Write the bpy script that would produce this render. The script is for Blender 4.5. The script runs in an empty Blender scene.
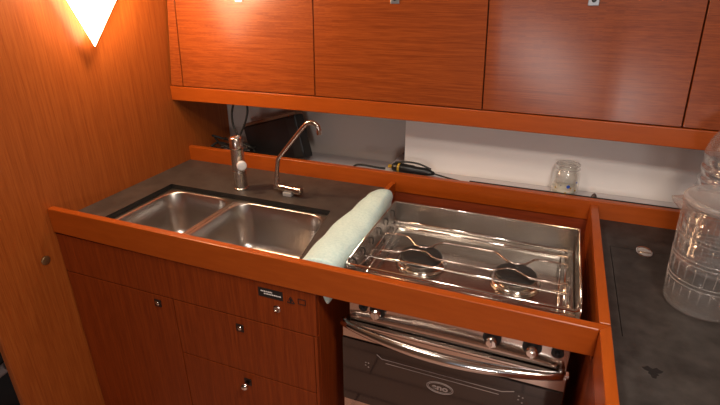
import bpy, bmesh, math, random
from mathutils import Vector, Matrix
random.seed(7)
C = bpy.context.scene.collection
PI = math.pi

# ------------------------------------------------------------------ materials
def mat(name, col=(.5,.5,.5), rough=.5, metal=0, **kw):
    m = bpy.data.materials.new(name); m.use_nodes = True
    b = m.node_tree.nodes['Principled BSDF']
    b.inputs['Base Color'].default_value = (*col, 1)
    b.inputs['Roughness'].default_value = rough
    b.inputs['Metallic'].default_value = metal
    for k, v in kw.items():
        b.inputs[k.replace('_', ' ')].default_value = v
    return m

def ramp_noise(m, scale3, c0, c1, lo=.35, hi=.65, detail=4, target='Base Color', nscale=1.0, bump=0, mixwith=None):
    nt = m.node_tree; n = nt.nodes; l = nt.links
    b = n['Principled BSDF']
    tc = n.new('ShaderNodeTexCoord'); mp = n.new('ShaderNodeMapping')
    mp.inputs['Scale'].default_value = scale3
    no = n.new('ShaderNodeTexNoise'); no.inputs['Scale'].default_value = nscale
    no.inputs['Detail'].default_value = detail; no.inputs['Roughness'].default_value = .6
    r = n.new('ShaderNodeValToRGB')
    r.color_ramp.elements[0].position = lo; r.color_ramp.elements[1].position = hi
    r.color_ramp.elements[0].color = (*c0, 1); r.color_ramp.elements[1].color = (*c1, 1)
    l.new(tc.outputs['Object'], mp.inputs['Vector']); l.new(mp.outputs['Vector'], no.inputs['Vector'])
    l.new(no.outputs['Fac'], r.inputs['Fac'])
    if target: l.new(r.outputs['Color'], b.inputs[target])
    if bump:
        bp = n.new('ShaderNodeBump'); bp.inputs['Strength'].default_value = bump; bp.inputs['Distance'].default_value = .001
        l.new(no.outputs['Fac'], bp.inputs['Height']); l.new(bp.outputs['Normal'], b.inputs['Normal'])
    return no, r

def wood(name, axis, dark, light, rough=.38, fine=330, coat=.25, spec=.35):
    m = mat(name, light, rough)
    nt = m.node_tree; n = nt.nodes; l = nt.links; b = n['Principled BSDF']
    b.inputs['Specular IOR Level'].default_value = spec; b.inputs['Coat Weight'].default_value = coat; b.inputs['Coat Roughness'].default_value = .24
    tc = n.new('ShaderNodeTexCoord')
    def layer(sc, along, detail):
        mp = n.new('ShaderNodeMapping'); s = [sc]*3; s[axis] = along
        mp.inputs['Scale'].default_value = s
        no = n.new('ShaderNodeTexNoise'); no.inputs['Scale'].default_value = 1; no.inputs['Detail'].default_value = detail
        no.inputs['Roughness'].default_value = .65
        l.new(tc.outputs['Object'], mp.inputs['Vector']); l.new(mp.outputs['Vector'], no.inputs['Vector'])
        return no
    a = layer(fine, 14, 3); c = layer(fine*.25, 4, 3)
    mx = n.new('ShaderNodeMath'); mx.operation = 'MULTIPLY_ADD'; mx.inputs[1].default_value = .55
    mul = n.new('ShaderNodeMath'); mul.operation = 'MULTIPLY'; mul.inputs[1].default_value = .45
    l.new(c.outputs['Fac'], mul.inputs[0]); l.new(a.outputs['Fac'], mx.inputs[0]); l.new(mul.outputs[0], mx.inputs[2])
    r = n.new('ShaderNodeValToRGB')
    r.color_ramp.elements[0].position = .38; r.color_ramp.elements[1].position = .62
    r.color_ramp.elements[0].color = (*dark, 1); r.color_ramp.elements[1].color = (*light, 1)
    l.new(mx.outputs[0], r.inputs['Fac']); l.new(r.outputs['Color'], b.inputs['Base Color'])
    bp = n.new('ShaderNodeBump'); bp.inputs['Strength'].default_value = .12; bp.inputs['Distance'].default_value = .0006
    l.new(mx.outputs[0], bp.inputs['Height']); l.new(bp.outputs['Normal'], b.inputs['Normal'])
    return m

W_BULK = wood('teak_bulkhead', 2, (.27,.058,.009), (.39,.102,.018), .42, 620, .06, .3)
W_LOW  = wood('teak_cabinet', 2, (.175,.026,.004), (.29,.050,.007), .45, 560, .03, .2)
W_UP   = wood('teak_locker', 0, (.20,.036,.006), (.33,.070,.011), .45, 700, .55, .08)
W_RAIL = wood('teak_solid', 0, (.36,.064,.005), (.41,.078,.007), .34, 90, .06)
W_RAILY = wood('teak_solid_cross', 1, (.36,.068,.006), (.42,.083,.008), .36, 90, .06)
W_DARK = wood('teak_inner', 0, (.20,.032,.010), (.28,.05,.014), .45, 200, .1)
M_COUNTER = mat('dark_laminate', (.05,.04,.036), .42)
ramp_noise(M_COUNTER, (1,1,1), (.042,.034,.030), (.076,.062,.055), .3, .7, 6, nscale=28, bump=.05)
M_WORK = mat('black_laminate', (.03,.03,.03), .5)
ramp_noise(M_WORK, (1,1,1), (.020,.017,.016), (.062,.054,.050), .3, .75, 8, nscale=26, bump=.15)
M_EDGE = mat('laminate_edge', (.008,.007,.007), .55)
M_SEAM = mat('dark_gap', (.006,.004,.004), .7)
M_STEEL = mat('brushed_steel', (.60,.57,.54), .27, 1)
M_HOB = mat('hob_steel', (.60,.56,.52), .22, 1)
M_PANEL = mat('polished_panel', (.66,.58,.53), .13, 1)
ramp_noise(M_HOB, (1,1,1), (.19,.19,.19), (.27,.27,.27), .3, .7, 2, target='Roughness', nscale=9)
M_SINK = mat('sink_steel', (.50,.47,.45), .30, 1)
M_CHROME = mat('chrome', (.82,.79,.76), .10, 1)
M_COPPER = mat('worn_chrome', (.56,.46,.41), .24, 1)
M_IRON = mat('cast_iron', (.02,.02,.02), .5)
M_BLACK = mat('black_plastic', (.012,.012,.013), .35)
M_RUBBER = mat('black_rubber', (.01,.01,.01), .6)
M_GLASS_D = mat('oven_glass', (.022,.014,.012), .06, 0, Specular_IOR_Level=.9)
M_RACK = mat('print_grey', (.42,.33,.30), .5)
M_WHITE = mat('white_laminate', (.90,.85,.82), .5)
M_LATCH_D = mat('bronze_latch', (.05,.03,.025), .3, .6)
M_LATCH = mat('satin_latch', (.30,.31,.34), .35, .7)
M_GREYW = mat('hull_liner', (.66,.60,.56), .6)
M_LEDGE = mat('grey_ledge', (.60,.56,.57), .55)
M_TOWEL = mat('towel_cloth', (.58,.70,.62), .95)
ramp_noise(M_TOWEL, (1,1,1), (.56,.78,.76), (.70,.90,.86), .35, .65, 3, nscale=160, bump=.8)
M_TOWEL.node_tree.nodes['Principled BSDF'].inputs['Sheen Weight'].default_value = .3
M_TAN = mat('tan_top', (.23,.13,.08), .5)
M_YELLOW = mat('yellow_plastic', (.40,.24,.02), .5)
M_BLUE = mat('blue_print', (.02,.09,.5), .5)
M_WAX = mat('cream_print', (.75,.72,.62), .6)
M_GREYP = mat('grey_plastic', (.35,.34,.34), .4)
def thin(name, tint, rough, body, fres=1.45, k=1.0):
    m = bpy.data.materials.new(name); m.use_nodes = True; nt = m.node_tree; n = nt.nodes; l = nt.links
    n.remove(n['Principled BSDF']); out = n['Material Output']
    t = n.new('ShaderNodeBsdfTransparent'); t.inputs['Color'].default_value = (*tint, 1)
    d = n.new('ShaderNodeBsdfDiffuse'); d.inputs['Color'].default_value = (.9,.88,.87,1)
    tr = n.new('ShaderNodeBsdfTranslucent'); tr.inputs['Color'].default_value = (.9,.88,.87,1)
    g = n.new('ShaderNodeBsdfGlossy'); g.inputs['Roughness'].default_value = rough; g.inputs['Color'].default_value = (1,1,1,1)
    fr = n.new('ShaderNodeLayerWeight'); fr.inputs['Blend'].default_value = .35
    mp = n.new('ShaderNodeMapRange'); mp.inputs['To Min'].default_value = .05*k; mp.inputs['To Max'].default_value = .75*k
    bm_ = n.new('ShaderNodeMapRange'); bm_.inputs['To Min'].default_value = body; bm_.inputs['To Max'].default_value = min(body*3.5, .6)
    a = n.new('ShaderNodeMixShader'); b2 = n.new('ShaderNodeMixShader'); c = n.new('ShaderNodeMixShader')
    l.new(fr.outputs['Facing'], mp.inputs['Value']); l.new(fr.outputs['Facing'], bm_.inputs['Value'])
    l.new(d.outputs[0], a.inputs[1]); l.new(tr.outputs[0], a.inputs[2])
    l.new(bm_.outputs[0], b2.inputs[0]); l.new(t.outputs[0], b2.inputs[1]); l.new(a.outputs[0], b2.inputs[2])
    l.new(mp.outputs[0], c.inputs[0]); l.new(b2.outputs[0], c.inputs[1]); l.new(g.outputs[0], c.inputs[2])
    l.new(c.outputs[0], out.inputs['Surface'])
    return m
M_GLASS = thin('clear_glass', (.95,.96,.95), .04, .05, k=1.2)
M_PET = thin('clear_plastic', (.84,.88,.92), .08, .08, k=.9)
M_PITCH = thin('frosted_plastic', (.97,.95,.94), .09, .06, k=.8)
M_RIB = thin('rib_plastic', (.9,.88,.87), .08, .16, k=1.0)
M_LID = thin('milky_lid', (.95,.93,.92), .25, .16, k=.5)
M_LAMP = mat('lamp_shade', (1,.9,.7), .5)
b = M_LAMP.node_tree.nodes['Principled BSDF']
b.inputs['Emission Color'].default_value = (1,.70,.42,1); b.inputs['Emission Strength'].default_value = 16
M_CEIL = mat('ceiling_vinyl', (.34,.28,.23), .7)
M_FLOOR = mat('cabin_sole', (.42,.22,.15), .35)
M_CREAM = mat('cream_liner', (.34,.24,.18), .7)

# floor planks
def planks():
    nt = M_FLOOR.node_tree; n = nt.nodes; l = nt.links; b = n['Principled BSDF']
    tc = n.new('ShaderNodeTexCoord'); br = n.new('ShaderNodeTexBrick')
    br.inputs['Scale'].default_value = 1; br.inputs['Brick Width'].default_value = 1.2; br.inputs['Row Height'].default_value = .12
    br.inputs['Mortar Size'].default_value = .004
    br.inputs['Color1'].default_value = (.66,.40,.31,1); br.inputs['Color2'].default_value = (.58,.34,.26,1); br.inputs['Mortar'].default_value = (.05,.02,.02,1)
    l.new(tc.outputs['Object'], br.inputs['Vector']); l.new(br.outputs['Color'], b.inputs['Base Color'])
planks()

# ------------------------------------------------------------------ geometry helpers
OFF = {}
def finish(name, bm, material, parent=None, bevel=0, smooth=False, seg=2):
    bmesh.ops.recalc_face_normals(bm, faces=bm.faces[:])
    if parent is not None:
        off = OFF[parent.name]
    else:
        vs = [v.co for v in bm.verts]
        off = Vector(((min(v.x for v in vs)+max(v.x for v in vs))/2, (min(v.y for v in vs)+max(v.y for v in vs))/2, min(v.z for v in vs)))
    bmesh.ops.translate(bm, verts=bm.verts[:], vec=-off)
    me = bpy.data.meshes.new(name); bm.to_mesh(me); bm.free()
    me.materials.append(material)
    o = bpy.data.objects.new(name, me); C.objects.link(o)
    if parent is not None: o.parent = parent
    else: o.location = off
    OFF[o.name] = off
    if smooth:
        for p in me.polygons: p.use_smooth = True
        if smooth == 'auto': me.set_sharp_from_angle(angle=math.radians(35))
    if bevel:
        md = o.modifiers.new('bevel', 'BEVEL'); md.width = bevel; md.segments = seg; md.limit_method = 'ANGLE'; md.angle_limit = math.radians(40)
    return o
def empty(name, loc, label, cat, group=None):
    o = bpy.data.objects.new(name, None); C.objects.link(o); o.location = loc
    o.empty_display_size = .05
    OFF[o.name] = Vector(loc); tag(o, label, cat, group); return o
def tag(o, label, cat, group=None):
    o['label'] = label; o['category'] = cat
    if group: o['group'] = group
    return o
def struct(o):
    o['kind'] = 'structure'; return o
def box(bm, x0, x1, y0, y1, z0, z1, M=None):
    vs = [bm.verts.new((x, y, z)) for x in (x0, x1) for y in (y0, y1) for z in (z0, z1)]
    if M is not None:
        for v in vs: v.co = M @ v.co
    for f in ((0,1,3,2),(4,6,7,5),(0,4,5,1),(2,3,7,6),(0,2,6,4),(1,5,7,3)):
        bm.faces.new([vs[i] for i in f])
    return vs
def B(*a, M=None):
    bm = bmesh.new(); box(bm, *a, M=M); return bm
def rings_loft(bm, rings, cap0=True, cap1=True, closed=True):
    R = [[bm.verts.new(p) for p in r] for r in rings]
    n = len(R[0])
    for a, b in zip(R, R[1:]):
        for i in range(n if closed else n-1):
            j = (i+1) % n
            bm.faces.new((a[i], a[j], b[j], b[i]))
    if cap0: bm.faces.new(R[0][::-1])
    if cap1: bm.faces.new(R[-1])
    return R
def smooth_path(pts, k=6):
    pts = [Vector(p) for p in pts]; out = []
    for i in range(len(pts)-1):
        p0 = pts[max(i-1, 0)]; p1 = pts[i]; p2 = pts[i+1]; p3 = pts[min(i+2, len(pts)-1)]
        for s in range(k):
            t = s/k
            out.append(.5*((2*p1)+(-p0+p2)*t+(2*p0-5*p1+4*p2-p3)*t*t+(-p0+3*p1-3*p2+p3)*t**3))
    out.append(pts[-1]); return out
def tube(bm, pts, r, n=10, closed=False, smooth=0):
    if smooth: pts = smooth_path(pts, smooth)
    pts = [Vector(p) for p in pts]; rings = []
    m = len(pts); prev = None
    for i, p in enumerate(pts):
        if closed: d = pts[(i+1) % m]-pts[i-1]
        else: d = pts[min(i+1, m-1)]-pts[max(i-1, 0)]
        d.normalize()
        if prev is None:
            a = Vector((0,0,1)) if abs(d.z) < .9 else Vector((1,0,0))
            u = d.cross(a).normalized()
        else:
            u = (prev-d*prev.dot(d)).normalized()
        prev = u; w = d.cross(u)
        rr = r[i] if isinstance(r, (list, tuple)) else r
        rings.append([p+u*rr*math.cos(2*PI*k/n)+w*rr*math.sin(2*PI*k/n) for k in range(n)])
    if closed:
        rings.append(rings[0]); rings_loft(bm, rings, False, False); bmesh.ops.remove_doubles(bm, verts=bm.verts[:], dist=1e-6)
    else: rings_loft(bm, rings)
def T(pts, r, n=10, closed=False, smooth=0):
    bm = bmesh.new(); tube(bm, pts, r, n, closed, smooth); return bm
def lathe(bm, prof, c, axis=(0,0,1), n=32, fn=None, caps=True):
    ax = Vector(axis).normalized(); q = Vector((0,0,1)).rotation_difference(ax)
    rings = []
    for (r, h) in prof:
        ring = []
        for k in range(n):
            a = 2*PI*k/n
            rr = fn(a, h, r) if fn else r
            ring.append(Vector(c)+q @ Vector((rr*math.cos(a), rr*math.sin(a), h)))
        rings.append(ring)
    rings_loft(bm, rings, caps, caps)
def LA(prof, c, axis=(0,0,1), n=32, fn=None, caps=True):
    bm = bmesh.new(); lathe(bm, prof, c, axis, n, fn, caps); return bm

XL, XR, XR2 = -1.204, .129, .148
YF, YB = .786, 1.349
ZT, ZB = .040, -.028
LX = -.422       # face of the cabinet towards the stove

# ------------------------------------------------------------------ the setting
bm = B(XL-.022, XL, .58, 1.60, -.9, 1.1)
struct(finish('wall_left', bm, W_BULK, bevel=.004))
struct(finish('floor', B(-2.6, 1.5, -1.7, 1.64, -.93, -.9), M_FLOOR))
struct(finish('ceiling', B(-2.6, 1.5, -1.7, 1.64, 1.1, 1.13), M_CEIL))
struct(finish('wall_back', B(-2.56, 1.46, 1.602, 1.64, -.9, 1.1), M_GREYW))
struct(finish('wall_right', B(1.46, 1.5, -1.66, 1.602, -.9, 1.1), M_CREAM))
struct(finish('wall_outer', B(-2.6, -2.56, -1.66, 1.602, -.9, 1.1), M_BLACK))
# aft wall with the companionway opening
bm = bmesh.new()
box(bm, -2.6, -.35, -1.7, -1.66, -.9, 1.1); box(bm, .75, 1.5, -1.7, -1.66, -.9, 1.1); box(bm, -.35, .75, -1.7, -1.66, -.9, -.25)
struct(finish('wall_rear', bm, M_CREAM))
# niche shelf and white panel
struct(finish('trim_1', B(-.475, 1.46, 1.3695, 1.60, .012, .036), M_LEDGE))
struct(finish('trim_4', B(XL, -.4755, 1.3695, 1.60, -.03, -.005), M_LEDGE))      # ledge behind the rail
o = struct(finish('trim_2', B(-.424, 1.40, 1.448, 1.458, .036, .222), M_WHITE, bevel=.001))   # white panel
struct(finish('trim_3', B(XL, 1.46, 1.352, 1.366, -.9, -.0085), W_DARK))     # panel behind the stove

struct(finish('trim_5', B(-.20, 1.2, 1.3695, 1.3735, .036, .0512), M_RUBBER))   # dark strip behind the rail
# ------------------------------------------------------------------ rails
def rail_long():
    bm = bmesh.new()
    n = 12; rings = []
    for i in range(n+1):
        t = i/n; x = XL+(XR2-XL)*t
        s = 4*t*(1-t)
        zt = .043-.006*t+.001*s; zb = -.026-.006*s+.003*t
        y1 = YF+.020
        y0 = YF
        if i == n:     # mitred end
            rings.append([(x-.019, y0, zt), (x-.019, y0, zb), (x, y1, zb), (x, y1, zt)])
        else: rings.append([(x, y0, zt), (x, y0, zb), (x, y1, zb), (x, y1, zt)])
    rings_loft(bm, rings)
    return bm
o = finish('fiddle_rail', rail_long(), W_RAIL, bevel=.0025, seg=3)
tag(o, 'long orange wooden rail along the front of the sink and stove', 'rail')
o = finish('fiddle_rail', B(XL, 1.2, YB, 1.369, -.008, .050), W_RAIL, bevel=.002, seg=3)
tag(o, 'wooden rail at the back of the counter below the white panel', 'rail')
bm = bmesh.new()
rings_loft(bm, [[(XR, .12, .0385), (XR, .12, ZB), (XR2, .12, ZB), (XR2, .12, .0385)], [(XR, YF-.0005, .0385), (XR, YF-.0005, ZB), (XR2, .8045, ZB), (XR2, .8045, .0385)]])
o = finish('fiddle_rail', bm, W_RAILY, bevel=.002, seg=3)
tag(o, 'short wooden rail running forward from the corner beside the black worktop', 'rail')
o = finish('fiddle_rail', B(XR, XR2, .8065, YB-.0005, -.05, .0385), W_RAILY, bevel=.002, seg=3)
tag(o, 'worn wooden rail between the stove and the black worktop', 'rail')

# ------------------------------------------------------------------ counter with sink cut-out
hole = [(-1.101, .832), (-.492, .832), (-.541, 1.131), (-1.101, 1.131)]
def counter():
    bm = bmesh.new()
    out = [(XL, .807), (-.4355, .807), (-.4355, YB-.0005), (XL, YB-.0005)]
    O = {}; 
    for z in (0, -.014):
        a = [bm.verts.new((x, y, z)) for x, y in out]; h = [bm.verts.new((x, y, z)) for x, y in hole]
        for i in range(4):
            j = (i+1) % 4
            bm.faces.new((a[i], a[j], h[j], h[i]))
        O[z] = (a, h)
    for q in (0, 1):
        for i in range(4):
            j = (i+1) % 4
            f = bm.faces.new((O[0][q][i], O[0][q][j], O[-.014][q][j], O[-.014][q][i]))
            f.material_index = 1 if q else 0
    return bm
o = finish('countertop', counter(), M_COUNTER)
o.data.materials.append(M_EDGE)
tag(o, 'dark brown laminate countertop around the steel double sink', 'countertop')

# sink
sink = empty('double_sink', (-.80, .98, -.17), 'stainless steel double sink set into the dark countertop', 'sink')
def quad(u, v, q):
    (x0, y0), (x1, y1), (x2, y2), (x3, y3) = q
    return ((1-u)*(1-v)*x0+u*(1-v)*x1+u*v*x2+(1-u)*v*x3, (1-u)*(1-v)*y0+u*(1-v)*y1+u*v*y2+(1-u)*v*y3)
def rrect(cx, cy, hx, hy, r, n=8):
    pts = []
    for k, (sx, sy) in enumerate(((1,1),(-1,1),(-1,-1),(1,-1))):
        for i in range(n+1):
            a = PI/2*k+PI/2*i/n
            pts.append((cx+sx*(hx-r)+r*math.cos(a), cy+sy*(hy-r)+r*math.sin(a)))
    return pts
def bowl(cell, rim, name_='bowl'):
    cx = (rim[0]+rim[1])/2; cy = (rim[2]+rim[3])/2; hx = (rim[1]-rim[0])/2; hy = (rim[3]-rim[2])/2
    def slant(p):
        x, y = p
        t = max(0, (x-(-.86))/.34)
        return (x-(y-.98)*.17*t, y)
    rings = []
    z0 = -.0155
    base = rrect(cx, cy, hx, hy, .055)
    # flange ring: push rim points out to the cell rectangle
    outer = []
    for (x, y) in rrect(cx, cy, hx, hy, .001):
        dx = (x-cx)/hx; dy = (y-cy)/hy
        ox = cell[0] if dx < -.98 else cell[1] if dx > .98 else x
        oy = cell[2] if dy < -.98 else cell[3] if dy > .98 else y
        outer.append((ox, oy))
    def ring(pts, z): rings.append([(*slant(p), z) for p in pts])
    ring(outer, z0-.0012); ring(outer, z0)
    ring(rrect(cx, cy, hx+.003, hy+.003, .058), z0)
    ring(rrect(cx, cy, hx, hy, .055), z0-.0012)
    ring(rrect(cx, cy, hx-.002, hy-.002, .054), z0-.004)
    ring(rrect(cx, cy, hx-.008, hy-.008, .052), z0-.06)
    ring(rrect(cx, cy, hx-.016, hy-.016, .050), z0-.11)
    for k in range(1, 6):
        a = PI/2*k/5
        d = .016+.030*(1-math.cos(a)); ring(rrect(cx, cy, hx-d, hy-d, max(.05-.5*(d-.016), .02)), z0-.11-.030*math.sin(a))
    ring(rrect(cx, cy, .024, .024, .0239), z0-.146)
    bm = bmesh.new(); rings_loft(bm, rings, False, True)
    return finish(name_, bm, M_SINK, sink, smooth=True), (cx, cy, z0-.146)
b1, c1 = bowl((-1.115, -.8485, .815, 1.145), (-1.086, -.861, .845, 1.121))
b2, c2 = bowl((-.8485, -.49, .815, 1.145), (-.838, -.527, .845, 1.121))
for b_, c_ in ((b1, c1), (b2, c2)):
    finish('drain', LA([(.0, .0005), (.012, .001), (.016, .004), (.022, .0045), (.027, .003), (.028, .0005)], c_, n=28), M_CHROME, b_, smooth=True)

# ------------------------------------------------------------------ filter tap (upright chrome cylinder with round knob)
tp = empty('pump_tap', (-.868, 1.178, 0), 'upright chrome cylinder tap with round white knob behind the left sink bowl', 'tap')
ax = Vector((-.010, -.005, 1)).normalized()
finish('body', LA([(.0225, 0), (.0225, .006), (.0200, .008), (.0200, .056), (.0206, .058), (.0206, .062), (.0200, .064), (.0200, .130)], (-.868, 1.178, 0), ax, 36), M_STEEL, tp, bevel=.0006)
finish('collar', LA([(.0203, .131), (.0205, .135), (.0205, .163), (.016, .168), (.008, .170)], (-.868, 1.178, 0), ax, 36), M_COPPER, tp, smooth=True)
k0 = Vector((-.860, 1.178, 0))+ax*.090
kd = Vector((.75, -.9, -.05)).normalized()
finish('stem', LA([(.006, .012), (.006, .030)], k0, kd, 16), M_CHROME, tp)
o = finish('knob', LA([(.010, .028), (.0145, .030), (.0150, .036), (.013, .040), (.005, .041)], k0, kd, 28), mat('pale_knob', (.75,.74,.74), .25), tp, smooth=True)
o['label'] = 'round whitish knob'
finish('clip', B(.012, .021, -.006, .006, .132, .172, M=Matrix.Translation((-.868-.006, 1.172, 0))), M_GREYP, tp, bevel=.001)
# faucet
fc = empty('faucet', (-.706, 1.186, 0), 'swing spout faucet with bent copper-tinted arm behind the right sink bowl', 'faucet')
fx, fy = -.711, 1.186
finish('base', B(fx-.008, fx+.020, fy-.013, fy+.013, 0, .013), M_GREYP, fc, bevel=.002)
bd = Vector((1, -.06, -.04)).normalized()
finish('body', LA([(.008, -.048), (.0105, -.046), (.0105, -.035), (.009, -.033), (.009, .020), (.012, .022), (.012, .044), (.009, .047)], (fx+.006, fy, .0215), bd, 24), M_COPPER, fc, smooth=False, bevel=.001)
pts = [(-.743, fy, .024), (-.743, fy, .05), (-.736, fy, .096), (-.734, fy, .108), (-.727, fy, .120), (-.700, fy, .152), (-.664, fy, .194), (-.642, fy, .219), (-.630, fy, .229), (-.613, fy, .232), (-.600, fy, .224), (-.595, fy, .210)]
finish('spout', T(pts, .0062, 14, smooth=5), M_COPPER, fc, smooth=True)
finish('nozzle', T([(-.5955, fy, .212), (-.594, fy, .201)], .0080, 16), M_CHROME, fc)
finish('nut', T([(-.743, fy, .024), (-.743, fy, .054)], .0088, 8), M_COPPER, fc)

# ------------------------------------------------------------------ sink cabinet
cab = empty('sink_cabinet', (-.81, 1.0, -.9), 'red-brown wooden base cabinet with door and drawers below the sink', 'cabinet')
cb = bmesh.new()
box(cb, XL+.001, LX, .812, .83, -.80, -.0285)    # front frame behind the fronts
box(cb, LX-.018, LX, .83, 1.345, -.88, -.016)     # side next to the stove
box(cb, XL+.001, LX, .83, 1.345, -.88, -.85)
finish('carcass', cb, W_DARK, cab)
finish('side_panel', B(LX-.0005, LX+.001, .805, 1.344, -.88, -.03), W_LOW, cab)
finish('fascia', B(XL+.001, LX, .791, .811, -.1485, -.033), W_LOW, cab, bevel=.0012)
def front(name, x0, x1, z0, z1, latch):
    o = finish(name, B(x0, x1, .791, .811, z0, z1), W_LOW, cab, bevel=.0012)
    lx, lz, popped = latch
    h = finish('latch', B(lx-.0105, lx+.0105, .7885, .792, lz-.0105, lz+.0105), M_LATCH_D, o, bevel=.001)
    h['label'] = 'square black push latch with chrome button'
    if popped:
        lb = LA([(.006, 0), (.006, .018), (.009, .020), (.009, .026), (.007, .028)], (lx, .788, lz), (.3, -1, .35), 20)
    else:
        lb = LA([(.006, 0), (.0062, .0015), (.004, .003)], (lx, .7888, lz), (0, -1, 0), 20)
    finish('button', lb, M_CHROME, o, smooth=True)
    return o
front('door', XL+.003, -.8325, -.80, -.151, (-.882, -.175, False))
front('drawer', -.8295, LX-.009, -.319, -.151, (-.631, -.182, False))
front('drawer', -.8295, LX-.009, -.508, -.3215, (-.627, -.352, True))
front('drawer', -.8295, LX-.009, -.80, -.5105, (-.627, -.545, False))
finish('lock', LA([(.0095, 0), (.0095, .002), (.007, .0035), (.0065, .001), (.003, .001)], (-.521, .791, -.097), (0, -1, 0), 24), M_COPPER, cab)
finish('plinth', B(XL+.001, LX, .85, .87, -.899, -.80), M_BLACK, cab)
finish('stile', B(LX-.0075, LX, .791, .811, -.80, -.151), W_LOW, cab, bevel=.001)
# stickers
st = finish('sticker', B(-.567, -.503, .7902, .7909, -.0715, -.0475), M_BLACK, cab); st['label'] = 'black sticker with pale lettering'
bm = bmesh.new()
for row, (a, b_) in enumerate(((-.560, -.530), (-.552, -.512))):
    x = a
    while x < b_:
        w = random.uniform(.002, .006); z = -.0555-.006*row
        box(bm, x, x+w, .7897, .7901, z-.0014, z+.0014); x += w+.0012
finish('lettering', bm, M_WHITE, st)
bm = bmesh.new()
def ngon_frame(bm, cx, cz, pts, t):
    n = len(pts)
    for i in range(n):
        p, q = Vector(pts[i]), Vector(pts[(i+1) % n]); tube(bm, [(cx+p.x, .7902, cz+p.y), (cx+q.x, .7902, cz+q.y)], t, 6)
ngon_frame(bm, -.483, -.064, [(-.009, -.007), (.009, -.007), (0, .009)], .0009)
box(bm, -.485, -.481, .7898, .7905, -.070, -.060)
ngon_frame(bm, -.455, -.062, [(-.009, -.006), (.009, -.006), (.009, .007), (-.009, .007)], .0007)
o = finish('warning_sign', bm, M_SEAM, cab); o['label'] = 'small dark triangle and square symbols printed beside the sticker'
# plug on the bulkhead
o = finish('screw_cap', LA([(.0125, 0), (.0125, .002), (.010, .004), (.002, .0042)], (XL, .745, -.092), (1, 0, 0), 24), mat('bronze_cap', (.25,.15,.07), .35, .7), smooth=True)
tag(o, 'small round brownish cap on the bulkhead just left of the cabinet', 'cap')

# ------------------------------------------------------------------ side panel of the stove bay, towel
o = finish('bay_panel', B(-.435, LX+.001, .8065, YB-.0005, -.0155, .025), W_RAILY, bevel=.001)
tag(o, 'short wooden partition between countertop and stove, under the towel', 'partition')
def towel():
    bm = bmesh.new(); rings = []
    n = 30
    for i in range(n+1):
        t = i/n; y = .8075+(1.262-.8075)*t
        w = .004*math.sin(8*t+1)+.002*math.sin(21*t)
        xl = -.489+w+.006*t
        top = .0395+.002*math.sin(9*t+.5)
        if t > .94: top -= .006*(t-.94)/.06
        xr = -.3775-.034*max(0, t-.45)
        drop = -.072 if t < .26 else (-.012 if t > .36 else -.072+.060*(t-.26)/.10)
        prof = [(xl, .0012), (xl-.001, .007), (xl+.010, .020), (xl+.028, top*.80), (-.440, top*.97), (-.418, top+.002), (min(-.398, xr-.010), top), (xr-.004, top*.8), (xr, .016), (xr-.004, .006), (min(-.3975, xr-.006), drop*.5), (-.4005, drop), (-.4085, drop-.002), (-.4115, drop*.5-.004), (-.413, .020), (-.416, .0335), (-.437, .0335), (-.4425, .016), (-.449, .0012)]
        rings.append([(px, y, pz+(.0010*math.sin(70*y+40*px) if pz > .012 else 0)) for px, pz in prof])
    rings_loft(bm, rings)
    return bm
o = finish('towel', towel(), M_TOWEL, smooth=True)
md = o.modifiers.new('sub', 'SUBSURF'); md.levels = 1; md.render_levels = 2
tag(o, 'pale mint green towel draped between the counter and the stove', 'towel')

# ------------------------------------------------------------------ stove
sv = empty('gimballed_stove', (-.135, 1.02, -.50), 'stainless steel two-burner stove with oven set into the wooden bay', 'stove')
SX0, SX1, SY0, SY1, HZ = -.372, .103, .856, 1.192, -.040
finish('body', B(SX0+.002, SX1-.002, .89, SY1, -.49, HZ-.012), M_STEEL, sv, bevel=.003)
# hob pan: sheet with shallow raised lip
hb = bmesh.new()
cx, cy, hx, hy = (SX0+SX1)/2, (SY0+SY1)/2, (SX1-SX0)/2-.003, (SY1-SY0)/2-.002
rings_loft(hb, [[(x, y, z) for x, y in rrect(cx, cy, hx-d, hy-d, r, 6)] for d, r, z in ((0, .004, HZ-.012), (0, .004, HZ+.004), (.004, .004, HZ+.006), (.010, .008, HZ+.004), (.022, .02, HZ-.001), (.03, .02, HZ-.002))])
finish('hob_plate', hb, M_HOB, sv, smooth=False, bevel=.001)
finish('front_plate', B(SX0+.002, SX1-.002, .850, .858, -.060, HZ+.022), M_STEEL, sv, bevel=.001)
def plate(name, pts, thick, mat_):
    # pts: polygon list in 3D, thickness vector
    bm = bmesh.new(); tv = Vector(thick)
    rings_loft(bm, [[Vector(p) for p in pts], [Vector(p)+tv for p in pts]])
    return finish(name, bm, mat_, sv, bevel=.0006)
def rounded_side(x):
    r = .016; y0, y1, z0, z1 = .846, SY1, HZ-.01, .030
    p = [(x, y0, z0)]
    for i in range(6):
        a = PI-PI/2*i/5; p.append((x, y0+r+r*math.cos(a), z1-r+r*math.sin(a)))
    p += [(x, y1, z1), (x, y1, z0)]
    return p
plate('side_plate', rounded_side(SX0), (.0018, 0, 0), M_STEEL)
plate('side_plate', rounded_side(SX1), (-.0018, 0, 0), M_STEEL)
plate('back_plate', [(SX0+.002, SY1, HZ-.01), (SX1-.002, SY1, HZ-.01), (SX1-.002, SY1, .030), (SX0+.002, SY1, .030)], (0, .002, 0), M_HOB)
finish('edge_rod', T([(SX0+.001, .866, .030), (SX0+.001, SY1, .0315), (SX1-.001, SY1, .0315), (SX1-.001, .866, .030)], .0022, 8), M_CHROME, sv, smooth=True)
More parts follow.
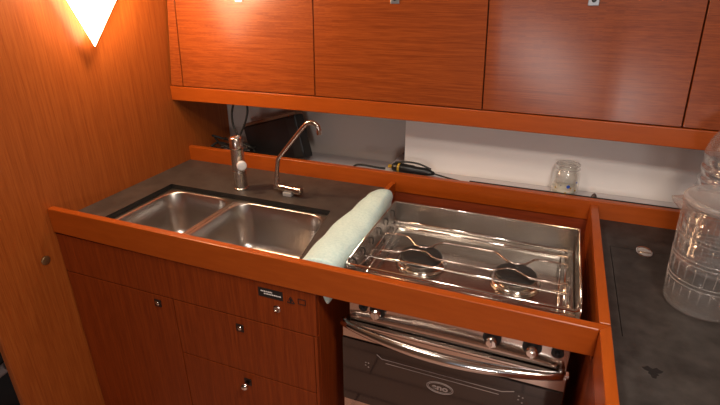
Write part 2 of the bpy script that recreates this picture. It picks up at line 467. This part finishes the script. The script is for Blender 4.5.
finish('fiddle_bar', T([(SX0+.006, .868, .022), (SX0+.006, .848, .024), (SX0+.012, .844, .026), (SX1-.012, .844, .026), (SX1-.006, .848, .026), (SX1-.006, .868, .026)], .0032, 8), M_CHROME, sv, smooth=True)
finish('fiddle_bar', T([(SX0+.006, .851, .010), (SX1-.006, .851, .010)], .0022, 8), M_COPPER, sv, smooth=True)
for i in range(6):
    y = .885+i*.056; x = SX0+.002
    finish('hook', T([(x, y, .014), (x+.004, y, .016), (x+.006, y+.002, .008), (x+.004, y+.003, -.004)], .0016, 6, smooth=3), M_IRON, sv, smooth=True)
# pan support rods
XA, XB = SX0+.012, SX1-.022
rods = [
 [(XA, 1.145, .0), (-.18, 1.143, .0), (XB, 1.135, .0)],
 [(XA, 1.112, .0), (-.18, 1.112, .0), (XB, 1.103, .0)],
 [(XA, 1.068, 0), (-.305, 1.069, 0), (-.290, 1.063, 0), (-.265, 1.030, 0), (-.252, 1.024, 0), (-.230, 1.032, 0), (-.212, 1.062, 0), (-.200, 1.068, 0), (-.085, 1.069, 0), (-.072, 1.063, 0), (-.048, 1.034, 0), (-.032, 1.028, 0), (-.008, 1.034, 0), (.008, 1.062, 0), (.020, 1.068, 0), (XB, 1.068, 0)],
 [(XA, .977, 0), (-.300, .982, 0), (-.285, .990, 0), (-.270, 1.007, 0), (-.233, 1.007, 0), (-.212, .988, 0), (-.200, .983, 0), (-.075, .983, 0), (-.062, .990, 0), (-.045, 1.002, 0), (-.028, 1.002, 0), (-.006, .985, 0), (.006, .978, 0), (XB, .980, 0)],
 [(XA, .942, 0), (-.18, .946, 0), (XB, .944, 0)],
]
mats = [M_CHROME, M_CHROME, M_COPPER, M_COPPER, M_CHROME]
for r_, m_ in zip(rods, mats):
    finish('grid_rod', T([(r_[0][0], r_[0][1], HZ+.004)]+[(x, y, z-.003) for x, y, z in r_]+[(r_[-1][0], r_[-1][1], HZ+.004)], .0027, 8), m_, sv, smooth=True)
for x in (XA+.004, XB-.004):
    finish('side_rod', T([(x, .925, -.008), (x, 1.155, -.008)], .0026, 8), M_CHROME, sv, smooth=True)
    finish('side_rod', T([(x+(.012 if x < 0 else -.010), .900, -.020), (x+(.012 if x < 0 else -.010), 1.165, -.020)], .0022, 8), M_CHROME, sv, smooth=True)
for x in (SX0+.020, SX1-.022):
    finish('grid_clip', T([(x-.006, .870, HZ+.006), (x-.004, .870, .004), (x+.004, .925, .004), (x+.008, .925, HZ+.006)], .002, 8), M_CHROME, sv, smooth=True)
for (bx, by, r1) in ((-.246, 1.016, .062), (-.025, 1.014, .056)):
    br = finish('burner', LA([(r1, .001), (r1, .004), (r1*.93, .008), (r1*.84, .007), (r1*.80, .004), (r1*.6, .003)], (bx, by, HZ-.002), n=40), M_CHROME, sv, smooth=True)
    finish('burner_head', LA([(r1*.62, .002), (r1*.64, .010), (r1*.80, .013), (r1*.80, .017), (r1*.6, .0175)], (bx, by, HZ-.002), n=40), M_STEEL, br, bevel=.0006)
    finish('burner_cap', LA([(r1*.80, .0178), (r1*.82, .020), (r1*.80, .024), (r1*.70, .0255), (r1*.1, .0258)], (bx, by, HZ-.002), n=40), M_IRON, br, smooth=True)
# control panel and knobs
finish('control_panel', B(SX0+.002, SX1-.002, .858, .888, -.128, -.052), M_PANEL, sv, bevel=.0015)
for kx, r in ((-.335, .008), (-.300, .014), (-.049, .014), (.030, .014), (.078, .009)):
    pl = finish('knob', LA([(r*1.35, 0), (r*1.35, .003), (r*1.25, .0035)], (kx, .858, -.087), (0, -1, 0), 28), M_BLACK, sv)
    if r > .01:
        bm = LA([(r*.80, .004), (r*.86, .020), (r*.70, .0235), (.001, .024)], (kx, .858, -.087), (0, -1, 0), 28)
        box(bm, kx-.0022, kx+.0022, .829, .836, -.087-r*.6, -.087+r*.6)
        finish('knob_grip', bm, M_CHROME, pl, bevel=.0008)
    else:
        finish('knob_grip', LA([(r*.6, .004), (r*.55, .010), (.001, .011)], (kx, .858, -.087), (0, -1, 0), 20), M_BLACK, pl)
finish('trim_strip', B(SX0-.012, SX1+.004, .846, .862, -.137, -.1305), M_CHROME, sv, bevel=.0015)
od = finish('oven_door', B(SX0-.014, SX1+.002, .850, .886, -.470, -.139), M_PANEL, sv, bevel=.003)
finish('door_glass', B(SX0-.012, SX1, .8465, .8497, -.366, -.177), M_GLASS_D, od, bevel=.0008)
hp = []
for i in range(25):
    t = i/24; x = -.378+(.090+.378)*t; s = math.sin(PI*t)
    hp.append((x, .840-.028*s**.8, -.1285-.009*s))
hb = T([(-.378, .850, -.1285)]+hp+[(.090, .850, -.1285)], [.0085]*2+[.0085+.0045*math.sin(PI*i/24) for i in range(1, 24)]+[.0085]*2, 18)
finish('handle', hb, M_CHROME, od, smooth=True)
bm = bmesh.new()
tube(bm, [(-.285, .8462, -.212), (-.015, .8462, -.212)], .0009, 6); tube(bm, [(-.275, .8462, -.222), (-.02, .8462, -.222)], .0007, 6)
tube(bm, [(-.285, .8462, -.212), (-.297, .8462, -.203)], .001, 6); tube(bm, [(-.015, .8462, -.212), (.010, .8462, -.203)], .001, 6)
for (x, z) in ((-.325, -.235), (-.318, -.235), (-.325, -.243), (-.318, -.247), (.02, -.212), (.028, -.214), (.02, -.222), (.028, -.228)):
    tube(bm, [(x-.001, .8462, z), (x+.002, .8462, z)], .0009, 6)
o = finish('printed_lines', bm, M_RACK, od); o['label'] = 'thin pale lines and dots on the dark door glass'
# oval logo with lettering
lg = bmesh.new(); lx, lz = -.146, -.250
tube(lg, [(lx+.030*math.cos(a), .8462, lz+.0155*math.sin(a)) for a in [2*PI*i/40 for i in range(40)]], .0009, 6, closed=True)
tube(lg, [(lx+.0265*math.cos(a), .8462, lz+.0125*math.sin(a)) for a in [2*PI*i/40 for i in range(40)]], .0006, 6, closed=True)
lgo = finish('logo', lg, M_RACK, od)
cu = bpy.data.curves.new('lettering', 'FONT'); cu.body = 'eno'; cu.size = .021; cu.align_x = 'CENTER'; cu.align_y = 'CENTER'; cu.extrude = .0003; cu.offset = .0006
tmp = bpy.data.objects.new('lettering_tmp', cu); C.objects.link(tmp)
me = bpy.data.meshes.new_from_object(tmp); bpy.data.objects.remove(tmp)
bm = bmesh.new(); bm.from_mesh(me); bpy.data.meshes.remove(me)
bmesh.ops.transform(bm, matrix=Matrix.Translation((lx, .8460, lz)) @ Matrix.Rotation(PI/2, 4, 'X') @ Matrix.Diagonal((1.15, 1, 1, 1)), verts=bm.verts[:])
finish('lettering', bm, M_RACK, lgo)

# ------------------------------------------------------------------ black worktop on the right
LIDQ = (.176, .62, .835, 1.194)
bm = bmesh.new()
xs = [XR2+.0005, LIDQ[0]-.0015, LIDQ[1]+.0015, 1.1]; ys = [.12, LIDQ[2]-.0002, LIDQ[3]+.0015, YB-.0005]
for i in range(3):
    for j in range(3):
        if (i, j) != (1, 1): box(bm, xs[i], xs[i+1], ys[j], ys[j+1], -.022, 0)
bmesh.ops.remove_doubles(bm, verts=bm.verts[:], dist=1e-5)
bad = [f for f in bm.faces if sum(1 for g in bm.faces if g is not f and set(g.verts) == set(f.verts))]
bmesh.ops.delete(bm, geom=bad, context='FACES')
wt = empty('worktop', (.62, .73, -.022), 'scuffed black worktop on the right under the plastic jug', 'worktop')
finish('surface', bm, M_WORK, wt)
lid = finish('lid', B(LIDQ[0], LIDQ[1], LIDQ[2], LIDQ[3], -.022, -.0003), M_WORK, wt)
Ml = Matrix.Translation((.248, 1.190, .0002)) @ Matrix.Diagonal((1.2, 1.9, 1, 1))
bm = LA([(.0145, 0), (.0145, .0016), (.0125, .0022), (.0115, .0008), (.002, .0006)], (0, 0, 0), n=32)
box(bm, -.012, .012, -.0018, .0018, .0006, .0026)
bmesh.ops.transform(bm, matrix=Ml, verts=bm.verts[:])
o = finish('latch_ring', bm, M_CHROME, lid, bevel=.0003); o['label'] = 'oval chrome finger latch'
o = finish('worktop_stain', LA([(.012, 0), (.011, .0004), (.002, .0005)], (.214, .755, 0), n=18, fn=lambda a, h, r: r*(1+.35*math.sin(3*a)+.2*math.sin(7*a))), M_SEAM)
tag(o, 'small dark dried blob on the front of the black worktop', 'stain')
pc = empty('galley_cabinet', (.62, .73, -.9), 'wooden base cabinet under the black worktop at right', 'cabinet')
finish('side_panel', B(XR, XR2, .12, 1.344, -.88, -.052), W_LOW, pc)
finish('side_panel', B(XR, XR2-.0005, .12, .80, -.052, ZB-.001), W_LOW, pc)
finish('carcass', B(XR2+.001, 1.1, .14, 1.344, -.88, -.024), W_DARK, pc)
finish('plinth', B(XR2+.02, 1.08, .17, 1.33, -.899, -.88), M_BLACK, pc)

# ------------------------------------------------------------------ overhead lockers
YU = 1.306
def bow(x):
    t = (x-XL)/(.45-XL); return .022*max(0, 4*t*(1-t))-.002
bm = bmesh.new()
rings_loft(bm, [[(x, YU+bow(x), .2255), (x, YU+bow(x)+.014, .2255), (x, YU+bow(x)+.014, .272), (x, YU+bow(x), .272)] for x in [XL+(.9-XL)*i/30 for i in range(31)]])
o = finish('locker_valance', bm, W_RAIL, bevel=.002, seg=3, smooth='auto')
tag(o, 'long wooden trim strip under the overhead lockers', 'trim')
def lean(x): return (.004+.034*max(0, (-.6-x)/.6)+.022*min(1, max(0, (x+.18)/.3)))/.27
SEAM = {0: (-1.2030, -1.170), 1: (-1.153, -1.140), 2: (-.666, -.662), 3: (-.176, -.185), 4: (.282, .270), 5: (.76, .735)}
def seam(k, z): a, b_ = SEAM[k]; x = a+(b_-a)*(z-.275)/.27; return x*(1+(bow(x)+lean(x)*max(0, z-.275))/1.309)
def locker(k0, k1, label, latch=True, first=False, lx=None):
    g = 'overhead lockers above the galley'
    t = empty('overhead_locker', ((seam(k0, .4)+seam(k1, .4))/2, 1.42, .245), label, 'locker', g)
    z0, z1 = .2735, .80
    def y(z, x): return YU+.003+max(0, z-z0)*lean(x)
    def xx(u, z, m): a = seam(k0, z)+m; b_ = seam(k1, z)-m; return a+(b_-a)*u
    U = [i/24 for i in range(25)]
    bm = bmesh.new()
    def P(u, dy, z, absy=None, m=.0006):
        x = xx(u, z, m); return (x, absy if absy is not None else y(z, x)+bow(x)+dy, z)
    rings_loft(bm, [[P(u, .0185, .2275), P(u, 0, .2275, 1.45), P(u, 0, .42, 1.598), P(u, 0, .86, 1.598), P(u, .0215, .86), P(u, .0215, z0)] for u in U])
    finish('carcass', bm, W_DARK, t)
    bm = bmesh.new()
    rings_loft(bm, [[P(u, 0, z0+.001, m=.0016), P(u, .019, z0+.001, m=.0016), P(u, .019, z1, m=.0016), P(u, 0, z1, m=.0016)] for u in U])
    d = finish('door', bm, W_UP, t, bevel=.001, smooth='auto')
    if latch:
        c = lx if lx is not None else (seam(k0, .55)+seam(k1, .55))/2; z = .546
        M = Matrix.Translation((c, y(z, c)+bow(c), z)) @ Matrix.Rotation(-math.atan(lean(c)), 4, 'X')
        finish('latch', B(-.012, .012, -.003, .001, -.012, .012, M=M), M_LATCH, d, bevel=.001)
        bm = LA([(.005, .003), (.005, .005), (.003, .006)], (0, 0, 0), (0, -1, 0), 16); bmesh.ops.transform(bm, matrix=M, verts=bm.verts[:])
        finish('button', bm, M_BLACK, d)
    return t
locker(0, 1, 'narrow wooden filler locker front next to the bulkhead', False)
locker(1, 2, 'overhead locker above the tap and left of the seam at the faucet', lx=-.925)
locker(2, 3, 'middle wooden overhead locker above the faucet and towel')
locker(3, 4, 'wooden overhead locker above the stove and glass jar, with pale sheen', lx=.049)
locker(4, 5, 'rightmost wooden overhead locker above the large water bottle')

# ------------------------------------------------------------------ wall lamp
lp = empty('wall_lamp', (XL, 1.06, .43), 'glowing diamond-shaped lamp on the wooden bulkhead', 'lamp')
def kite(d):
    fr = [Vector((XL+.030, y, z)) for y, z in ((1.017, .429), (1.178, .61), (1.06, .80), (.933, .61))]
    c = Vector((XL+.030, 1.055, .61)); bm = bmesh.new()
    bk = [Vector((XL+.001, 1.072, .61))+(p-c)*.72 for p in fr]
    rings_loft(bm, [bk, fr, [c+(p-c)*.9+Vector((.008, 0, 0)) for p in fr]])
    return bm
finish('lamp_shade', kite(.06), M_LAMP, lp)
finish('bracket', B(XL+.0, XL+.020, 1.04, 1.08, .76, .83), M_CHROME, lp)

# ------------------------------------------------------------------ things in the niche
bx = empty('speaker_box', (-.925, 1.50, -.005), 'black box with a brown top leaning in the niche behind the taps', 'box')
Mb = Matrix.Translation((-.925, 1.500, .068)) @ Matrix.Rotation(math.radians(-17), 4, 'Y') @ Matrix.Rotation(math.radians(-8), 4, 'X')
bm = B(-.115, .115, -.028, .028, -.090, .066, M=Mb); finish('body', bm, M_BLACK, bx, bevel=.004)
finish('top_panel', B(-.115, .115, -.026, .028, .0665, .078, M=Mb), M_TAN, bx, bevel=.002)
finish('front_bezel', B(.075, .110, -.031, -.0285, -.080, .056, M=Mb), M_IRON, bx, bevel=.001)
o = finish('cable_loop', T([(-.978, 1.335, .2272), (-.989, 1.335, .196), (-.991, 1.335, .162), (-.984, 1.335, .136), (-.971, 1.335, .116), (-.957, 1.335, .135), (-.940, 1.335, .167), (-.928, 1.335, .202), (-.927, 1.335, .2272)], .0036, 8, smooth=5), M_RUBBER, smooth=True)
tag(o, 'black cable loop hanging from under the lockers behind the upright tap', 'cable')
bm = bmesh.new()
for k in range(5):
    p = [(-1.16+.035*i+random.uniform(-.015, .015), 1.43+random.uniform(-.03, .03), .002+.012*k+random.uniform(0, .025)) for i in range(6)]
    tube(bm, p, .004, 6, smooth=4)
o = finish('cable_tangle', bm, M_RUBBER, smooth=True); tag(o, 'tangle of thin black cables in the dark left end of the niche', 'cables')
# black gadget
ft = empty('flashlight', (-.39, 1.40, .036), 'black handheld gadget with yellow end lying on the ledge behind the towel', 'flashlight')
d0 = Vector((-.448, 1.400, .054)); d1 = Vector((-.325, 1.392, .052)); dd = (d1-d0).normalized()
finish('body', LA([(.010, .0), (.014, .005), (.0155, .02), (.0150, .07), (.013, .075), (.013, .11), (.009, .125), (.005, .137)], d0, dd, 20, fn=lambda a, h, r: r*(1+.03*math.cos(6*a))), M_BLACK, ft, smooth=True)
finish('yellow_end', LA([(.004, -.014), (.006, -.013), (.006, 0), (.010, .002)], d0, dd, 16), M_YELLOW, ft, smooth=True)
finish('clip', T([d0+Vector((.01, -.002, .016)), d0+Vector((.05, -.002, .022)), d0+Vector((.09, -.004, .020)), d0+Vector((.125, -.004, .008))], .003, 8, smooth=4), M_IRON, ft, smooth=True)
finish('label_band', LA([(.0158, .020), (.0160, .021), (.0160, .026), (.0158, .027)], d0, dd, 20), M_YELLOW, ft, smooth=True)
o = finish('power_cord', T([(-.320, 1.392, .052), (-.28, 1.387, .047), (-.24, 1.382, .043), (-.20, 1.378, .0395), (-.16, 1.378, .0392)], .0028, 8, smooth=6), M_RUBBER, smooth=True)
tag(o, 'thin black cord trailing to the right from the black gadget', 'cord')
o = finish('power_cord', T([(-.60, 1.385, .0), (-.575, 1.385, .042), (-.55, 1.385, .052), (-.50, 1.385, .050), (-.47, 1.392, .0472)], .0034, 8, smooth=6), M_RUBBER, smooth=True)
tag(o, 'short piece of black cord on the ledge left of the gadget', 'cord')
o = finish('wooden_peg', LA([(.009, 0), (.009, .008), (.006, .016), (.002, .021)], (.137, 1.384, .0365), n=16), mat('brown_peg', (.06,.03,.025), .4), smooth=True)
tag(o, 'small dark pointed peg on the ledge behind the rail corner', 'peg')
# jar
jar = empty('glass_jar', (.060, 1.408, .036), 'small open glass jar with printed dots on the ledge by the white panel', 'jar')
JC = (.060, 1.408, .0365)
finish('jar_glass', LA([(.002, 0), (.032, 0), (.0355, .004), (.036, .012), (.036, .060), (.033, .068), (.0305, .071), (.0305, .074), (.0310, .088)], JC, n=40, caps=False), M_GLASS, jar, smooth=True)
for nm, r_, h_, t_ in (('rim', .0312, .088, .0014), ('neck_ring', .0322, .077, .0013), ('base_ring', .0345, .0045, .0012)):
    finish(nm, T([(JC[0]+r_*math.cos(2*PI*i/40), JC[1]+r_*math.sin(2*PI*i/40), JC[2]+h_) for i in range(40)], t_, 8, closed=True), M_RIB, jar, smooth=True)
o = finish('residue', LA([(.002, .0055), (.0295, .0055), (.0330, .0105), (.0330, .020), (.002, .021)], JC, n=32), M_WAX, jar, smooth=True); o['label'] = 'whitish contents at the bottom'
def dot(a, h, r, m_, nm='printed_dot'):
    p = Vector(JC)+Vector((.0362*math.cos(a), .0362*math.sin(a), h)); finish(nm, LA([(r, -.0004), (r, .0004), (.0002, .0005)], p, (math.cos(a), math.sin(a), 0), 14), m_, jar)
for a, h, r, m_ in ((-1.35, .034, .0048, M_BLUE), (-1.35+.17, .030, .0028, M_YELLOW), (-2.3, .026, .0024, M_YELLOW), (-1.5, .016, .0024, M_YELLOW), (-.75, .022, .0026, M_YELLOW), (-1.9, .036, .0024, M_GREYP), (-.7, .045, .0022, M_BLUE)):
    dot(a, h, r, m_)

# ------------------------------------------------------------------ jug
JX, JY = .324, .996
jg = empty('plastic_jug', (JX, JY, 0), 'tall clear ribbed plastic jug with lid standing on the black worktop', 'jug')
def ribs(a, h, r):
    k = 1.0
    if .012 < h < .185:
        if r > .001: k += 0
    return r*k
prof = [(.002, .0005), (.050, .0005), (.060, .002), (.0645, .008)]
H = .19
for i in range(1, 40):
    h = .010+(H-.010)*i/39; r = .0648+.0085*h/.2
    for c in (.048, .056, .112, .120, .150, .158):
        r += .0004*math.exp(-((h-c)/.0020)**2)
    prof.append((r, h))
rb = bmesh.new()
for c in (.062, .070, .108, .116, .152, .160):
    rr = .0648+.0085*c/.2+.0006
    tube(rb, [(JX+rr*math.cos(2*PI*i/64), JY+rr*math.sin(2*PI*i/64), c) for i in range(64)], .0009, 6, closed=True)
for k in range(26):
    a = 2*PI*k/26
    for (z0_, z1_) in ((.034, .058), (.074, .104), (.120, .148), (.164, .186)):
        tube(rb, [(JX+(.0652+.0425*z)*math.cos(a), JY+(.0652+.0425*z)*math.sin(a), z) for z in (z0_, (z0_+z1_)/2, z1_)], .0008, 6)
finish('moulded_ribs', rb, M_RIB, jg, smooth=True)
prof += [(.0745, .212), (.0755, .214), (.0738, .214)]
inner = [(.0718, .205)]+[(.0630+.0085*h/.2-.0006, h) for h in (.18, .14, .10, .06, .02)]+[(.058, .008), (.002, .006)]
finish('body', LA(prof, (JX, JY, 0), n=112, fn=ribs, caps=False), M_PITCH, jg, smooth=True)
finish('lid', LA([(.002, .216), (.070, .216), (.0765, .212), (.0768, .222), (.0735, .226), (.068, .2262), (.066, .222), (.002, .222)], (JX, JY, 0), n=64), M_LID, jg, smooth=True)
sp = bmesh.new()
sd = Vector((-.9, -.20, 0)).normalized(); pn = Vector((-sd.y, sd.x, 0)); c0 = Vector((JX, JY, 0))
rings_loft(sp, [[c0+sd*.070+pn*.026+Vector((0,0,.222)), c0+sd*.070-pn*.026+Vector((0,0,.222)), c0+sd*.072-pn*.014+Vector((0,0,.190)), c0+sd*.072+pn*.014+Vector((0,0,.190))],
                [c0+sd*.104+pn*.003+Vector((0,0,.228)), c0+sd*.104-pn*.003+Vector((0,0,.228)), c0+sd*.100-pn*.002+Vector((0,0,.218)), c0+sd*.100+pn*.002+Vector((0,0,.218))]])
finish('spout', sp, M_PITCH, jg, bevel=.002)
hd = -sd
finish('handle', T([c0+hd*.074+Vector((0,0,.200)), c0+hd*.110+Vector((0,0,.195)), c0+hd*.118+Vector((0,0,.150)), c0+hd*.108+Vector((0,0,.08)), c0+hd*.070+Vector((0,0,.055))], .007, 12, smooth=5), M_PITCH, jg, smooth=True)
# water bottle
WX, WY = .388, 1.17
wb = empty('water_bottle', (WX, WY, 0), 'large clear grooved plastic water bottle behind the jug', 'bottle')
prof = [(.002, .004), (.05, .004), (.07, .0005), (.078, .006)]
R0 = .083
for i in range(1, 60):
    h = .008+.232*i/59
    prof.append((R0-.005*(.5+.5*math.cos(2*PI*h/.024)), h))
for i in range(1, 15):
    a = PI/2*i/14; prof.append((.016+(R0-.016)*math.cos(a)**.62 if i < 14 else .016, .242+.078*math.sin(a)))
prof += [(.016, .345), (.0155, .345), (.0150, .325)]
inner = []
for i in range(13, 0, -1):
    a = PI/2*i/14; inner.append((.0148+(R0-.0165)*math.cos(a)**.8, .2385+.085*math.sin(a)))
inner += [(R0-.0045, .23), (R0-.0045, .12), (R0-.0045, .012), (.06, .006), (.002, .0055)]
finish('body', LA(prof, (WX, WY, 0), n=72, caps=False), M_PET, wb, smooth=True)
finish('cap', LA([(.0185, .332), (.0185, .349), (.017, .351), (.002, .3515)], (WX, WY, 0), n=32), M_BLUE, wb, smooth=True)

# ------------------------------------------------------------------ dark gear past the bulkhead
gb = empty('gear_bag', (-1.78, .86, -.9), 'dark bag on the floor beyond the front edge of the bulkhead', 'bag')
bm = bmesh.new(); bmesh.ops.create_icosphere(bm, subdivisions=4, radius=1)
for v in bm.verts:
    n_ = .06*math.sin(9*v.co.x+3*v.co.z)+.05*math.sin(11*v.co.y+5*v.co.x)
    v.co = Vector((v.co.x*.22*(1+n_)-1.80, v.co.y*.30*(1+n_)+.88, max(-1, v.co.z*(1+n_))*.20-.70))
finish('bag_body', bm, mat('dark_canvas', (.02,.02,.022), .8), gb, smooth=True)
finish('strap', T([(-1.70, .62, -.62), (-1.72, .75, -.50), (-1.74, .9, -.485), (-1.78, 1.1, -.56)], .012, 8, smooth=5), M_GREYP, gb, smooth=True)
o = finish('grey_tube', T([(-1.575, .700, -.590), (-1.525, .730, -.548)], .0165, 18), mat('tube_grey', (.33,.30,.31), .4)); tag(o, 'short grey tube end lying against the dark bag beyond the bulkhead', 'tube')

# ------------------------------------------------------------------ lights
def area(name, loc, rot, sx, sy, power, col):
    l = bpy.data.lights.new(name, 'AREA'); l.shape = 'RECTANGLE'; l.size = sx; l.size_y = sy; l.energy = power; l.color = col
    o = bpy.data.objects.new(name, l); C.objects.link(o); o.location = loc; o.rotation_euler = rot; return o
pl_ = bpy.data.lights.new('wall_lamp_bulb', 'POINT'); pl_.energy = 9.5; pl_.color = (1, .70, .42); pl_.shadow_soft_size = .03
po = bpy.data.objects.new('wall_lamp_bulb', pl_); C.objects.link(po); po.location = (XL+.12, 1.05, .63)
area('companionway_daylight', (.18, -1.64, .30), (math.radians(90), 0, 0), .34, .34, 11, (1, .93, .88))
area('ceiling_lamp', (-.45, .50, 1.08), (0, 0, 0), .2, .2, 6, (1, .86, .72))
area('ceiling_lamp', (.30, .12, 1.08), (0, 0, 0), .20, .20, 13, (1, .88, .76))
w = bpy.data.worlds.new('world'); bpy.context.scene.world = w; w.use_nodes = True
w.node_tree.nodes['Background'].inputs['Color'].default_value = (.8,.85,1,1)
w.node_tree.nodes['Background'].inputs['Strength'].default_value = .2

# ------------------------------------------------------------------ camera
cd = bpy.data.cameras.new('camera'); cam = bpy.data.objects.new('camera', cd); C.objects.link(cam)
r = Vector((0.92904305, 0.36996312, -0.00250958)); u = Vector((-0.14789, 0.37757861, 0.91409132)); f = Vector((-0.33912764, 0.84885905, -0.40550063))
cam.matrix_world = Matrix(((r.x, u.x, -f.x, 0), (r.y, u.y, -f.y, 0), (r.z, u.z, -f.z, .58), (0, 0, 0, 1)))
cd.sensor_width = 36; cd.lens = 490.752*36/720; cd.clip_start = .01
S = bpy.context.scene; S.camera = cam
S.view_settings.view_transform = 'Standard'; S.view_settings.look = 'None'; S.view_settings.gamma = 1; S.view_settings.use_curve_mapping = False
S.view_settings.exposure = -.12
